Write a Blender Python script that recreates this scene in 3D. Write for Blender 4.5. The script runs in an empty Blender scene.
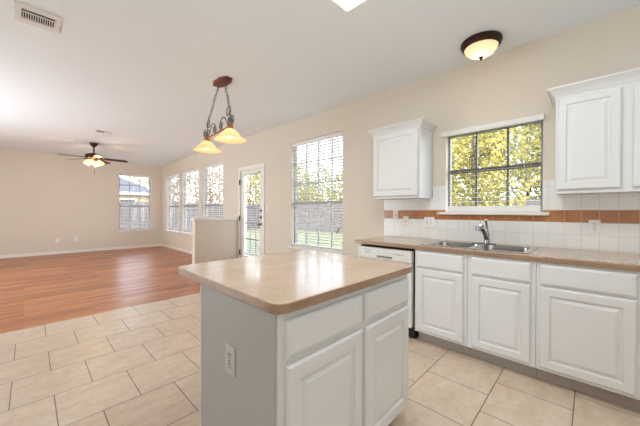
import bpy, bmesh, math, random
from mathutils import Vector, Matrix
PI = math.pi
C = bpy.context.scene.collection
sc = bpy.context.scene
rnd = random.Random(7)

# ------------------------------------------------------------------ dimensions of the room (metres)
W, H, YF = 3.223, 2.798, 10.82        # window wall X, ceiling height, far wall Y
XL, YB = -2.6, -2.4                   # unseen left and back walls
YT = 4.229                            # where tile meets wood

# ------------------------------------------------------------------ camera
cam = bpy.data.cameras.new('camera'); co = bpy.data.objects.new('camera', cam); C.objects.link(co)
cam.sensor_width = 36.0; cam.lens = 281.156 / 640 * 36; cam.clip_start = 0.05; cam.clip_end = 400
yaw, pitch, roll = 0.8025, -0.0063, 0.0027
F = Vector((math.sin(yaw), math.cos(yaw), 0)); R = Vector((math.cos(yaw), -math.sin(yaw), 0)); U = Vector((0, 0, 1))
F, U = math.cos(pitch) * F + math.sin(pitch) * U, math.cos(pitch) * U - math.sin(pitch) * F
R, U = math.cos(roll) * R + math.sin(roll) * U, math.cos(roll) * U - math.sin(roll) * R
m = Matrix((R, U, -F)).transposed().to_4x4(); m.translation = Vector((0, 0, 1.229))
co.matrix_world = m
sc.camera = co

# ------------------------------------------------------------------ sky, sun, area lights, exposure
world = bpy.data.worlds.new('sky'); sc.world = world; world.use_nodes = True
nt = world.node_tree; nt.nodes.clear()
wo = nt.nodes.new('ShaderNodeOutputWorld'); bg = nt.nodes.new('ShaderNodeBackground')
sky = nt.nodes.new('ShaderNodeTexSky'); sky.sky_type = 'NISHITA'; sky.sun_disc = False
sky.sun_elevation = math.radians(38); sky.sun_rotation = math.radians(235); sky.air_density = 1.0; sky.dust_density = 2.5; sky.ozone_density = 1.0
mixw = nt.nodes.new('ShaderNodeMix'); mixw.data_type = 'RGBA'; mixw.inputs[0].default_value = 0.55
mixw.inputs[7].default_value = (6.0, 6.2, 6.6, 1)      # thin bright cloud over the blue
nt.links.new(sky.outputs[0], mixw.inputs[6]); nt.links.new(mixw.outputs[2], bg.inputs[0])
bg.inputs[1].default_value = 1.3
nt.links.new(bg.outputs[0], wo.inputs[0])
sl = bpy.data.lights.new('sun', 'SUN'); sl.energy = 2.5; sl.angle = math.radians(1.0); sl.color = (1.0, 0.93, 0.8)
so = bpy.data.objects.new('sun', sl); C.objects.link(so)
so.rotation_euler = Vector((0.62, 0.38, -0.62)).to_track_quat('-Z', 'Y').to_euler(); so.location = (-10, -6, 14)

def area(name, loc, aim, sx, sy, power, col=(1, 1, 1)):
    l = bpy.data.lights.new(name, 'AREA'); l.shape = 'RECTANGLE'; l.size = sx; l.size_y = sy; l.energy = power; l.color = col
    o = bpy.data.objects.new(name, l); C.objects.link(o); o.location = loc
    o.rotation_euler = (Vector(aim) - Vector(loc)).to_track_quat('-Z', 'Z').to_euler()
    return o
# cool fill lights added out of view; no windows stand behind them
FILL_COL = (0.79, 0.92, 1.0)
area('fill_behind', (0.2, YB + 0.1, 1.5), (0.2, 5, 1.5), 4.0, 2.0, 6, FILL_COL)
area('fill_left', (XL + 0.1, 6.3, 1.4), (3, 6.6, 2.2), 7.0, 2.2, 430, FILL_COL)
area('kitchen_up_fill', (-0.6, -0.9, 1.3), (-0.4, -0.6, 2.8), 3.0, 2.6, 40, FILL_COL)  # added uplight that brightens the kitchen ceiling, no fixture behind it

sc.view_settings.view_transform = 'Standard'; sc.view_settings.look = 'None'
sc.view_settings.gamma = 1; sc.view_settings.use_curve_mapping = False
sc.view_settings.exposure = 0.3
sc.cycles.max_bounces = 10; sc.cycles.diffuse_bounces = 6; sc.cycles.transparent_max_bounces = 24
sc.cycles.sample_clamp_indirect = 6; sc.cycles.caustics_reflective = False; sc.cycles.caustics_refractive = False

# ------------------------------------------------------------------ material helpers
def srgb(r, g, b):
    f = lambda c: (c / 255 / 12.92) if c / 255 <= 0.04045 else ((c / 255 + 0.055) / 1.055) ** 2.4
    return (f(r), f(g), f(b), 1)
def mat(name, col, rough=0.5, metal=0.0, spec=0.5, bump=None, emit=None, estr=0, coat=0, var=None):
    m = bpy.data.materials.new(name); m.use_nodes = True
    b = m.node_tree.nodes['Principled BSDF']; n = m.node_tree.nodes; l = m.node_tree.links
    b.inputs['Base Color'].default_value = col; b.inputs['Roughness'].default_value = rough
    b.inputs['Metallic'].default_value = metal; b.inputs['Specular IOR Level'].default_value = spec
    b.inputs['Coat Weight'].default_value = coat; b.inputs['Coat Roughness'].default_value = 0.08
    tc = n.new('ShaderNodeTexCoord')
    if var:                                   # (scale, second colour, detail)
        nz = n.new('ShaderNodeTexNoise'); nz.inputs['Scale'].default_value = var[0]; nz.inputs['Detail'].default_value = var[2]
        mx = n.new('ShaderNodeMix'); mx.data_type = 'RGBA'; mx.inputs[6].default_value = col; mx.inputs[7].default_value = var[1]
        cr = n.new('ShaderNodeMapRange'); cr.inputs[1].default_value = 0.3; cr.inputs[2].default_value = 0.7
        l.new(tc.outputs['Object'], nz.inputs['Vector']); l.new(nz.outputs[0], cr.inputs[0]); l.new(cr.outputs[0], mx.inputs[0]); l.new(mx.outputs[2], b.inputs['Base Color'])
    if bump:                                  # (scale, strength)
        nz = n.new('ShaderNodeTexNoise'); nz.inputs['Scale'].default_value = bump[0]; nz.inputs['Detail'].default_value = 3
        bp = n.new('ShaderNodeBump'); bp.inputs['Strength'].default_value = bump[1]; bp.inputs['Distance'].default_value = 0.01
        l.new(tc.outputs['Object'], nz.inputs['Vector']); l.new(nz.outputs[0], bp.inputs['Height']); l.new(bp.outputs[0], b.inputs['Normal'])
    if emit:
        b.inputs['Emission Color'].default_value = emit; b.inputs['Emission Strength'].default_value = estr
    return m
M = {}
M['wall'] = mat('wall_paint', srgb(222, 212, 198), 0.85, spec=0.2, bump=(90, 0.12))
M['ceiling'] = mat('ceiling_paint', srgb(238, 243, 247), 0.9, spec=0.1, bump=(60, 0.15))
M['trim'] = mat('white_trim', srgb(238, 234, 228), 0.45)
M['cab'] = mat('white_cabinet_paint', srgb(225, 225, 225), 0.35, spec=0.4)
M['panel'] = mat('shade_greyed_side_panel', srgb(180, 178, 177), 0.45, spec=0.3)  # greyish finish, with the shade on this side put into the colour
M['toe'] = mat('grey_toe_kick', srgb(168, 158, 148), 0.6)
M['dark'] = mat('dark_gap', srgb(40, 36, 33), 0.8)
M['frame'] = mat('grey_window_frame', srgb(140, 142, 145), 0.45)
M['framek'] = mat('dark_grey_kitchen_window_frame', srgb(96, 96, 96), 0.45)
M['blind'] = mat('white_blind_slat', srgb(236, 234, 230), 0.5)
def slat_mat():
    m = bpy.data.materials.new('white_vinyl_slat'); m.use_nodes = True; n = m.node_tree.nodes; l = m.node_tree.links; n.clear()
    o = n.new('ShaderNodeOutputMaterial'); d = n.new('ShaderNodeBsdfDiffuse'); t = n.new('ShaderNodeBsdfTranslucent'); mx = n.new('ShaderNodeMixShader'); mx.inputs[0].default_value = 0.05
    d.inputs[0].default_value = srgb(226, 223, 217); t.inputs[0].default_value = srgb(240, 239, 236)
    l.new(d.outputs[0], mx.inputs[1]); l.new(t.outputs[0], mx.inputs[2]); l.new(mx.outputs[0], o.inputs[0])
    return m
M['slat'] = slat_mat()
M['slatk'] = mat('shade_toned_thin_slat', srgb(196, 186, 166), 0.6)  # kitchen slats toned darker, their indoor shading put into the colour
M['cord'] = mat('blind_cord', srgb(200, 198, 194), 0.8)
M['steel'] = mat('brushed_steel', srgb(184, 183, 182), 0.17, 1.0)
M['chrome'] = mat('satin_chrome', srgb(165, 165, 170), 0.2, 1.0)
M['bronze'] = mat('dark_bronze', srgb(62, 42, 32), 0.4, 0.6)
M['iron'] = mat('wrought_iron', srgb(124, 116, 108), 0.5, 0.4)
M['copperwood'] = mat('reddish_brown_canopy', srgb(128, 66, 50), 0.5, 0.2, var=(30, srgb(96, 46, 36), 4))
M['goldbronze'] = mat('golden_bronze_bar', srgb(168, 116, 70), 0.4, 0.5)
M['plate'] = mat('ivory_plate', srgb(236, 230, 218), 0.4)
M['platewhite'] = mat('white_plate', srgb(238, 237, 235), 0.4)
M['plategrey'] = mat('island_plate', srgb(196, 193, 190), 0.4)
M['slot'] = mat('socket_slot', srgb(70, 66, 62), 0.6)
M['dw'] = mat('dishwasher_white', srgb(228, 227, 222), 0.3)
M['dwgrey'] = mat('grey_print', srgb(150, 150, 148), 0.5)
M['hinge'] = mat('dark_hinge_metal', srgb(70, 60, 52), 0.4, 0.7)
M['knob'] = mat('aged_brass', srgb(110, 92, 72), 0.35, 0.8)
M['bladered'] = mat('reddish_wood_blade', srgb(122, 62, 42), 0.4, var=(14, srgb(96, 46, 30), 4))
M['grille'] = mat('vent_white', srgb(228, 226, 223), 0.5)
M['ventdark'] = mat('vent_inside', srgb(60, 58, 57), 0.9)
M['fence'] = mat('weathered_fence_wood', srgb(98, 93, 94), 0.9, var=(3, srgb(78, 75, 77), 5))
M['roof'] = mat('grey_shingles', srgb(70, 72, 82), 0.9, var=(20, srgb(58, 60, 70), 4))
M['siding'] = mat('tan_siding', srgb(170, 148, 116), 0.8)
M['fascia'] = mat('white_fascia', srgb(236, 236, 236), 0.6)
M['bark'] = mat('grey_bark', srgb(96, 84, 74), 0.9, var=(8, srgb(70, 60, 52), 4))
M['grass'] = mat('lawn_grass', srgb(76, 86, 58), 0.95, var=(2.5, srgb(98, 98, 74), 6), bump=(60, 0.5))

def glass_mat():
    m = bpy.data.materials.new('window_glass'); m.use_nodes = True; n = m.node_tree.nodes; l = m.node_tree.links; n.clear()
    o = n.new('ShaderNodeOutputMaterial'); mx = n.new('ShaderNodeMixShader'); t = n.new('ShaderNodeBsdfTransparent'); g = n.new('ShaderNodeBsdfGlossy')
    t.inputs[0].default_value = (0.96, 0.97, 0.97, 1); g.inputs['Roughness'].default_value = 0.02
    mx.inputs[0].default_value = 0.04
    l.new(t.outputs[0], mx.inputs[1]); l.new(g.outputs[0], mx.inputs[2]); l.new(mx.outputs[0], o.inputs[0])
    return m
M['glass'] = glass_mat()

def lampglass(name, col, estr, ecol):
    m = bpy.data.materials.new(name); m.use_nodes = True; n = m.node_tree.nodes; l = m.node_tree.links; n.clear()
    o = n.new('ShaderNodeOutputMaterial'); d = n.new('ShaderNodeBsdfDiffuse'); t = n.new('ShaderNodeBsdfTranslucent'); mx = n.new('ShaderNodeMixShader')
    e = n.new('ShaderNodeEmission'); a = n.new('ShaderNodeAddShader')
    tc = n.new('ShaderNodeTexCoord'); nz = n.new('ShaderNodeTexNoise'); nz.inputs['Scale'].default_value = 9; nz.inputs['Detail'].default_value = 4
    cm = n.new('ShaderNodeMix'); cm.data_type = 'RGBA'; cm.inputs[6].default_value = col; cm.inputs[7].default_value = (col[0], col[1] * 0.85, col[2] * 0.7, 1)
    l.new(tc.outputs['Object'], nz.inputs['Vector']); l.new(nz.outputs[0], cm.inputs[0])
    l.new(cm.outputs[2], d.inputs[0]); l.new(cm.outputs[2], t.inputs[0]); mx.inputs[0].default_value = 0.6
    e.inputs[0].default_value = ecol; e.inputs[1].default_value = estr
    l.new(d.outputs[0], mx.inputs[1]); l.new(t.outputs[0], mx.inputs[2]); l.new(mx.outputs[0], a.inputs[0]); l.new(e.outputs[0], a.inputs[1]); l.new(a.outputs[0], o.inputs[0])
    return m
M['amber'] = lampglass('amber_alabaster_glass', (0.95, 0.8, 0.56, 1), 0.2, (1.0, 0.8, 0.52, 1))
M['dome'] = lampglass('dome_glass', (0.95, 0.8, 0.6, 1), 0.12, (1.0, 0.8, 0.55, 1))
M['fanglass'] = lampglass('fan_light_glass', (0.95, 0.8, 0.5, 1), 1.2, (1.0, 0.72, 0.32, 1))
M['bulb'] = mat('lit_bulb', (1, 1, 1, 1), emit=(1.0, 0.86, 0.6, 1), estr=4)
M['diffuser'] = mat('lit_diffuser', srgb(240, 235, 220), 0.5, emit=(1.0, 0.93, 0.78, 1), estr=0.8)

def brick_nodes(m, ox, oy, axes, bw, bh, mortar, offset, c1, c2, cm):
    n = m.node_tree.nodes; l = m.node_tree.links
    tc = n.new('ShaderNodeNewGeometry'); sp = n.new('ShaderNodeSeparateXYZ'); cb = n.new('ShaderNodeCombineXYZ')
    l.new(tc.outputs['Position'], sp.inputs[0])
    for k, (ax, o) in enumerate(zip(axes, (ox, oy))):
        a = n.new('ShaderNodeMath'); a.operation = 'ADD'; a.inputs[1].default_value = -o
        l.new(sp.outputs[ax], a.inputs[0]); l.new(a.outputs[0], cb.inputs[k])
    br = n.new('ShaderNodeTexBrick'); br.offset = offset; br.offset_frequency = 2; br.squash = 1
    br.inputs['Color1'].default_value = c1; br.inputs['Color2'].default_value = c2; br.inputs['Mortar'].default_value = cm
    br.inputs['Scale'].default_value = 1; br.inputs['Mortar Size'].default_value = mortar; br.inputs['Mortar Smooth'].default_value = 0.3
    br.inputs['Brick Width'].default_value = bw; br.inputs['Row Height'].default_value = bh; br.inputs['Bias'].default_value = 0
    l.new(cb.outputs[0], br.inputs['Vector'])
    return br, tc, sp, cb
def mix(m, fac, a, b, mode='MIX'):
    n = m.node_tree.nodes; l = m.node_tree.links
    x = n.new('ShaderNodeMix'); x.data_type = 'RGBA'; x.blend_type = mode
    for s, v in ((0, fac), (6, a), (7, b)):
        if hasattr(v, 'links'): l.new(v, x.inputs[s])
        else: x.inputs[s].default_value = v
    return x.outputs[2]
def noise(m, vec, scale, detail=4, stretch=None, lo=0.3, hi=0.7):
    n = m.node_tree.nodes; l = m.node_tree.links
    if stretch:
        mp = n.new('ShaderNodeMapping'); mp.inputs['Scale'].default_value = stretch; l.new(vec, mp.inputs[0]); vec = mp.outputs[0]
    z = n.new('ShaderNodeTexNoise'); z.inputs['Scale'].default_value = scale; z.inputs['Detail'].default_value = detail
    l.new(vec, z.inputs['Vector']); r = n.new('ShaderNodeMapRange'); r.inputs[1].default_value = lo; r.inputs[2].default_value = hi
    l.new(z.outputs[0], r.inputs[0]); return r.outputs[0]
def bump(m, h, s, d=0.004):
    n = m.node_tree.nodes; bp = n.new('ShaderNodeBump'); bp.inputs['Strength'].default_value = s; bp.inputs['Distance'].default_value = d
    m.node_tree.links.new(h, bp.inputs['Height']); m.node_tree.links.new(bp.outputs[0], n['Principled BSDF'].inputs['Normal'])

# floor tile: 40 cm beige squares in running bond
m = M['tile'] = mat('beige_floor_tile', (1, 1, 1, 1), 0.32)
br, g, _, _ = brick_nodes(m, 0.113, YT - 20 * 0.4155, (0, 1), 0.404, 0.4155, 0.0032, 0.5, srgb(220, 199, 176), srgb(211, 189, 164), srgb(120, 98, 82))
v = noise(m, g.outputs['Position'], 4.5, 8, (1, 2.2, 1), 0.25, 0.75)
v2 = noise(m, g.outputs['Position'], 22, 6, None, 0.3, 0.7)
col = mix(m, 0.5, br.outputs[0], mix(m, v, mix(m, v2, srgb(178, 152, 128), srgb(208, 186, 164)), mix(m, v2, srgb(214, 196, 178), srgb(236, 222, 208))), 'MIX')
col = mix(m, br.outputs['Fac'], col, srgb(120, 98, 82))
m.node_tree.links.new(col, m.node_tree.nodes['Principled BSDF'].inputs['Base Color'])
inv = m.node_tree.nodes.new('ShaderNodeMath'); inv.operation = 'SUBTRACT'; inv.inputs[0].default_value = 1; m.node_tree.links.new(br.outputs['Fac'], inv.inputs[1])
bump(m, inv.outputs[0], 0.5)
# wood floor: reddish strips running across the room
m = M['wood'] = mat('reddish_wood_floor', (1, 1, 1, 1), 0.33)
br, g, _, _ = brick_nodes(m, -20, -20, (0, 1), 0.95, 0.09, 0.0006, 0.37, srgb(212, 142, 94), srgb(128, 66, 42), srgb(92, 48, 32))
v = noise(m, g.outputs['Position'], 3.0, 6, (1.2, 22, 1), 0.3, 0.7)
col = mix(m, 0.4, br.outputs[0], mix(m, v, srgb(112, 55, 33), srgb(222, 152, 104)))
m.node_tree.links.new(col, m.node_tree.nodes['Principled BSDF'].inputs['Base Color'])
# backsplash: white squares with one orange-brown course
m = M['splash'] = mat('backsplash_tile', (1, 1, 1, 1), 0.25)
br, g, sp, cb = brick_nodes(m, 0.17 - 0.108 * 40, 1.139 - 0.106 * 20, (1, 2), 0.108, 0.106, 0.0016, 0.0, srgb(240, 239, 236), srgb(236, 234, 231), srgb(208, 203, 198))
cl = m.node_tree.nodes.new('ShaderNodeMath'); cl.operation = 'COMPARE'; cl.inputs[1].default_value = 1.192; cl.inputs[2].default_value = 0.052
m.node_tree.links.new(sp.outputs[2], cl.inputs[0])
v = noise(m, g.outputs['Position'], 9, 3)
orange = mix(m, br.outputs['Fac'], mix(m, v, srgb(186, 124, 76), srgb(164, 102, 60)), srgb(214, 180, 140))
col = mix(m, cl.outputs[0], br.outputs[0], orange)
m.node_tree.links.new(col, m.node_tree.nodes['Principled BSDF'].inputs['Base Color'])
inv = m.node_tree.nodes.new('ShaderNodeMath'); inv.operation = 'SUBTRACT'; inv.inputs[0].default_value = 1; m.node_tree.links.new(br.outputs['Fac'], inv.inputs[1])
bump(m, inv.outputs[0], 0.3, 0.002)
# laminate worktop
def laminate(name, a, b, c, rough):
    m = mat(name, a, rough, spec=0.9, coat=0.3)
    g = m.node_tree.nodes.new('ShaderNodeNewGeometry')
    v = noise(m, g.outputs['Position'], 5, 8, (1, 1.8, 3), 0.3, 0.7); v2 = noise(m, g.outputs['Position'], 60, 4, None, 0.35, 0.75)
    col = mix(m, v, a, b); f = m.node_tree.nodes.new('ShaderNodeMath'); f.operation = 'MULTIPLY'; f.inputs[1].default_value = 0.45
    m.node_tree.links.new(v2, f.inputs[0]); col = mix(m, f.outputs[0], col, c)
    m.node_tree.links.new(col, m.node_tree.nodes['Principled BSDF'].inputs['Base Color'])
    return m
M['laminate'] = laminate('pale_travertine_laminate', srgb(190, 164, 140), srgb(172, 144, 118), srgb(206, 185, 164), 0.21)
M['edge'] = laminate('darkened_laminate_edge', srgb(156, 122, 94), srgb(136, 102, 76), srgb(178, 148, 120), 0.4)  # brown edge strip, weaker light on the side faces put into its colour
# foliage
def leaf(name, a, b):
    m = bpy.data.materials.new(name); m.use_nodes = True; n = m.node_tree.nodes; l = m.node_tree.links; n.clear()
    o = n.new('ShaderNodeOutputMaterial'); d = n.new('ShaderNodeBsdfDiffuse'); t = n.new('ShaderNodeBsdfTranslucent'); mx = n.new('ShaderNodeMixShader'); mx.inputs[0].default_value = 0.45
    g = n.new('ShaderNodeNewGeometry'); z = n.new('ShaderNodeTexNoise'); z.inputs['Scale'].default_value = 1.6; z.inputs['Detail'].default_value = 6
    r = n.new('ShaderNodeMapRange'); r.inputs[1].default_value = 0.35; r.inputs[2].default_value = 0.65
    c = n.new('ShaderNodeMix'); c.data_type = 'RGBA'; c.inputs[6].default_value = a; c.inputs[7].default_value = b
    l.new(g.outputs['Position'], z.inputs['Vector']); l.new(z.outputs[0], r.inputs[0]); l.new(r.outputs[0], c.inputs[0])
    l.new(c.outputs[2], d.inputs[0]); l.new(c.outputs[2], t.inputs[0]); l.new(d.outputs[0], mx.inputs[1]); l.new(t.outputs[0], mx.inputs[2]); l.new(mx.outputs[0], o.inputs[0])
    return m
M['leaf_y'] = leaf('yellow_green_leaves', srgb(190, 176, 100), srgb(92, 98, 58))
M['leaf_o'] = leaf('orange_leaves', srgb(176, 134, 90), srgb(146, 122, 76))
M['leaf_g'] = leaf('green_leaves', srgb(172, 164, 84), srgb(110, 118, 62))

M['leaf_s'] = leaf('grey_green_leaves', srgb(126, 138, 132), srgb(92, 104, 92))

# ------------------------------------------------------------------ mesh helpers
class MB:
    def __init__(s): s.v = []; s.f = []; s.mi = []; s.M = None
    def add(s, vs, fs, mi=0):
        o = len(s.v)
        s.v += [(s.M @ Vector(p)) if s.M else Vector(p) for p in vs]
        s.f += [tuple(i + o for i in f) for f in fs]; s.mi += [mi] * len(fs)
        return s
    def box(s, x0, x1, y0, y1, z0, z1, bev=0, mi=0):
        x0, x1 = sorted((x0, x1)); y0, y1 = sorted((y0, y1)); z0, z1 = sorted((z0, z1))
        if not bev:
            vs = [(x, y, z) for z in (z0, z1) for y in (y0, y1) for x in (x0, x1)]
            return s.add(vs, [(0, 2, 3, 1), (4, 5, 7, 6), (0, 1, 5, 4), (2, 6, 7, 3), (0, 4, 6, 2), (1, 3, 7, 5)], mi)
        b = bmesh.new(); bmesh.ops.create_cube(b, size=1)
        for q in b.verts: q.co = Vector(((x0 + x1) / 2 + q.co.x * (x1 - x0), (y0 + y1) / 2 + q.co.y * (y1 - y0), (z0 + z1) / 2 + q.co.z * (z1 - z0)))
        bmesh.ops.bevel(b, geom=b.edges[:], offset=bev, segments=2, profile=0.5, affect='EDGES')
        b.verts.index_update(); s.add([q.co.copy() for q in b.verts], [[q.index for q in f.verts] for f in b.faces], mi); b.free(); return s
    def loops(s, rings, cap0=True, cap1=True, closed=True, mi=0):
        n = len(rings[0]); vs = [p for r in rings for p in r]; fs = []
        for k in range(len(rings) - 1):
            for i in range(n if closed else n - 1):
                j = (i + 1) % n; fs.append((k * n + i, k * n + j, (k + 1) * n + j, (k + 1) * n + i))
        if cap0: fs.append(tuple(reversed(range(n))))
        if cap1: fs.append(tuple((len(rings) - 1) * n + i for i in range(n)))
        return s.add(vs, fs, mi)
    def lathe(s, c, prof, n=24, axis='z', cap0=True, cap1=True, mi=0):
        def P(r, h, a):
            x, y = r * math.cos(a), r * math.sin(a)
            d = {'z': (x, y, h), 'x': (h, x, y), 'y': (x, h, y)}[axis]
            return (c[0] + d[0], c[1] + d[1], c[2] + d[2])
        return s.loops([[P(r, h, 2 * PI * k / n) for k in range(n)] for r, h in prof], cap0, cap1, mi=mi)
    def tube(s, pts, r, n=8, mi=0, closed=False):
        pts = [Vector(p) for p in pts]; rings = []; up = None; N = len(pts)
        for i, p in enumerate(pts):
            a = pts[(i - 1) % N] if (i or closed) else p; b = pts[(i + 1) % N] if (i < N - 1 or closed) else p
            t = (b - a).normalized()
            if up is None: up = t.orthogonal().normalized()
            up = (up - t * up.dot(t)); up = up.normalized() if up.length > 1e-5 else t.orthogonal().normalized()
            w = t.cross(up); rr = r[i] if isinstance(r, (list, tuple)) else r
            rings.append([p + (up * math.cos(2 * PI * k / n) + w * math.sin(2 * PI * k / n)) * rr for k in range(n)])
        if closed: rings.append(rings[0])
        return s.loops(rings, not closed, not closed, mi=mi)
    def cells(s, axis, d0, d1, us, vs, holes, mi=0):
        """slab pierced by rectangular openings; axis is its thickness direction"""
        us = sorted(set(us + [h[k] for h in holes for k in (0, 1)])); vs = sorted(set(vs + [h[k] for h in holes for k in (2, 3)]))
        us = [u for u in us if us[0] <= u]; solid = {}
        for i in range(len(us) - 1):
            for j in range(len(vs) - 1):
                cu, cv = (us[i] + us[i + 1]) / 2, (vs[j] + vs[j + 1]) / 2
                solid[i, j] = not any(h[0] < cu < h[1] and h[2] < cv < h[3] for h in holes)
        P = {'x': lambda d, u, v: (d, u, v), 'y': lambda d, u, v: (u, d, v), 'z': lambda d, u, v: (u, v, d)}[axis]
        for (i, j), ok in solid.items():
            if not ok: continue
            a, b, c, e = us[i], us[i + 1], vs[j], vs[j + 1]
            for d in (d0, d1): s.add([P(d, a, c), P(d, b, c), P(d, b, e), P(d, a, e)], [(0, 1, 2, 3)], mi)
            for di, dj, q in ((-1, 0, ((a, c), (a, e))), (1, 0, ((b, c), (b, e))), (0, -1, ((a, c), (b, c))), (0, 1, ((a, e), (b, e)))):
                if not solid.get((i + di, j + dj), False):
                    (p0, p1) = q; s.add([P(d0, *p0), P(d0, *p1), P(d1, *p1), P(d1, *p0)], [(0, 1, 2, 3)], mi)
        return s

def thing(name, label, cat, loc, group=None, kind=None):
    o = bpy.data.objects.new(name, None); C.objects.link(o); o.location = loc; o.empty_display_size = 0.1
    if label: o['label'] = label
    if cat: o['category'] = cat
    if group: o['group'] = group
    if kind: o['kind'] = kind
    return o
def root_loc(o):
    while o.parent: o = o.parent
    return Vector(o.location)
def obj(name, mb, mats, parent=None, smooth=False, loc=None, label=None):
    """link one mesh; vertices are given in world space and stored relative to the thing's base"""
    if not isinstance(mats, (list, tuple)): mats = [mats]
    if parent is not None: L = root_loc(parent)
    elif loc is not None: L = Vector(loc)
    else:
        xs = [p.x for p in mb.v]; ys = [p.y for p in mb.v]; L = Vector(((min(xs) + max(xs)) / 2, (min(ys) + max(ys)) / 2, min(p.z for p in mb.v)))
    me = bpy.data.meshes.new(name); me.from_pydata([tuple(p - L) for p in mb.v], [], mb.f)
    for q in mats: me.materials.append(q)
    for p, i in zip(me.polygons, mb.mi): p.material_index = i
    b = bmesh.new(); b.from_mesh(me); bmesh.ops.remove_doubles(b, verts=b.verts, dist=1e-5)
    bmesh.ops.recalc_face_normals(b, faces=b.faces); b.to_mesh(me); b.free()
    if smooth:
        for p in me.polygons: p.use_smooth = True
        me.set_sharp_from_angle(angle=math.radians(40))
    o = bpy.data.objects.new(name, me); C.objects.link(o)
    if parent is not None: o.parent = parent
    else: o.location = L
    if label: o['label'] = label
    return o
def tag(o, label, cat, group=None, kind=None):
    o['label'] = label; o['category'] = cat
    if group: o['group'] = group
    if kind: o['kind'] = kind
    return o
def struct(name, mb, mats, label=None, parent=None):
    o = obj(name, mb, mats, parent)
    if parent is None:
        o['kind'] = 'structure'
        if label: o['label'] = label
    return o

# ------------------------------------------------------------------ room shell
t = 0.15
mb = MB(); mb.box(XL, W, YB, YT, -0.1, 0.0, mi=0); mb.box(XL, W, YT, YF, -0.1, 0.0, mi=1)
struct('floor', mb, [M['tile'], M['wood']], 'beige square tile floor meeting reddish wood strip floor')
struct('ceiling', MB().box(XL - t, W + t, YB - t, YF + t, H, H + 0.25), M['ceiling'], 'white painted ceiling')
KW = (0.32, 1.17, 1.225, 2.085); MW = (2.655, 3.83, 0.61, 2.425)
LW = [(6.345, 7.485, 0.585, 2.41), (7.745, 8.975, 0.585, 2.41), (9.18, 10.32, 0.585, 2.41)]
DR = (4.70, 5.535, 0.0, 2.10)
FW = (1.99, 2.885, 0.585, 2.41)
struct('wall_right', MB().cells('x', W, W + t, [YB - t, YF + t], [-0.1, H], [KW, MW, DR] + LW), M['wall'], 'beige wall with the windows and the glazed door')
struct('wall_far', MB().cells('y', YF, YF + t, [XL - t, W], [-0.1, H], [FW]), M['wall'], 'beige far wall with one window')
struct('wall_left', MB().box(XL - t, XL, YB - t, YF, -0.1, H), M['wall'], 'beige left wall')
struct('wall_back', MB().box(XL, W, YB - t, YB, -0.1, H), M['wall'], 'beige wall behind the kitchen')
hw = struct('wall_half', MB().box(2.263, W - 0.001, 5.61, 5.73, 0.0005, 1.035), M['wall'], 'beige half wall beside the glazed door')
struct('wall_cap', MB().box(2.238, W - 0.001, 5.585, 5.755, 1.035, 1.095, 0.008), M['trim'], parent=hw)
def base(name, *boxes):
    mb = MB()
    for b in boxes: mb.box(*b[:6], 0.004)
    struct(name, mb, M['trim'], 'white baseboard')
base('baseboard_far', (XL, W, YF - 0.014, YF - 0.0005, 0.0005, 0.085))
base('baseboard_right', (W - 0.014, W - 0.0005, 5.74, YF - 0.015, 0.0005, 0.085), (W - 0.014, W - 0.0005, 1.95, 4.61, 0.0005, 0.085))
base('baseboard_left', (XL + 0.0005, XL + 0.014, YB, YF - 0.015, 0.0005, 0.085))

# ------------------------------------------------------------------ windows
def axis_map(ax):
    # (along, out, up) -> world; out grows from the wall face towards outside
    return (lambda a, d, z: (W + d, a, z)) if ax == 'x' else (lambda a, d, z: (a, YF + d, z))
def abox(mb, ax, a0, a1, d0, d1, z0, z1, bev=0):
    p = axis_map(ax); q0 = p(a0, d0, z0); q1 = p(a1, d1, z1)
    return mb.box(q0[0], q1[0], q0[1], q1[1], q0[2], q1[2], bev)
def window(n, ax, o, meet, vcols, hrows, fm, label, fw=0.03, mw=0.022, sill=True, horn=0.05, low_v=True, mm=None):
    a0, a1, z0, z1 = o
    c = axis_map(ax)((a0 + a1) / 2, 0.09, z0)
    r = thing('window_%d' % n, label, None, c, kind='structure')
    mb = MB()
    abox(mb, ax, a0, a1, 0.075, 0.125, z0, z0 + fw); abox(mb, ax, a0, a1, 0.075, 0.125, z1 - fw, z1)
    abox(mb, ax, a0, a0 + fw, 0.075, 0.125, z0 + fw, z1 - fw); abox(mb, ax, a1 - fw, a1, 0.075, 0.125, z0 + fw, z1 - fw)
    obj('window_frame', mb, fm, r)
    mb = MB(); abox(mb, ax, a0 + fw, a1 - fw, 0.08, 0.12, meet - 0.02, meet + 0.02); obj('meeting_rail', mb, mm or fm, r)
    mb = MB()
    for k in range(1, vcols):
        a = a0 + (a1 - a0) * k / vcols
        abox(mb, ax, a - mw / 2, a + mw / 2, 0.09, 0.112, meet + 0.02, z1 - fw)
        if low_v: abox(mb, ax, a - mw / 2, a + mw / 2, 0.09, 0.112, z0 + fw, meet - 0.02)
    for z in hrows: abox(mb, ax, a0 + fw, a1 - fw, 0.092, 0.11, z - mw / 2, z + mw / 2)
    obj('muntin', mb, mm or fm, r)
    for lo, hi in ((z0 + fw, meet - 0.02), (meet + 0.02, z1 - fw)):
        mb = MB(); abox(mb, ax, a0 + fw, a1 - fw, 0.099, 0.103, lo, hi); obj('window_pane', mb, M['glass'], r)
    if sill:
        mb = MB(); abox(mb, ax, a0 - horn, a1 + horn, -0.045, -0.001, z0 - 0.028, z0 - 0.001, 0.004); abox(mb, ax, a0 + 0.001, a1 - 0.001, -0.001, 0.075, z0 + 0.0005, z0 + 0.006)
        obj('window_sill', mb, M['trim'], r)
    return r
window(1, 'x', KW, 1.67, 3, [], M['frame'], 'kitchen window above the sink', mw=0.02, fw=0.022, mm=M['framek'])
window(2, 'x', MW, 1.37, 4, [2.066, 1.704], M['frame'], 'tall window between the door and the wall cabinet')
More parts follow.
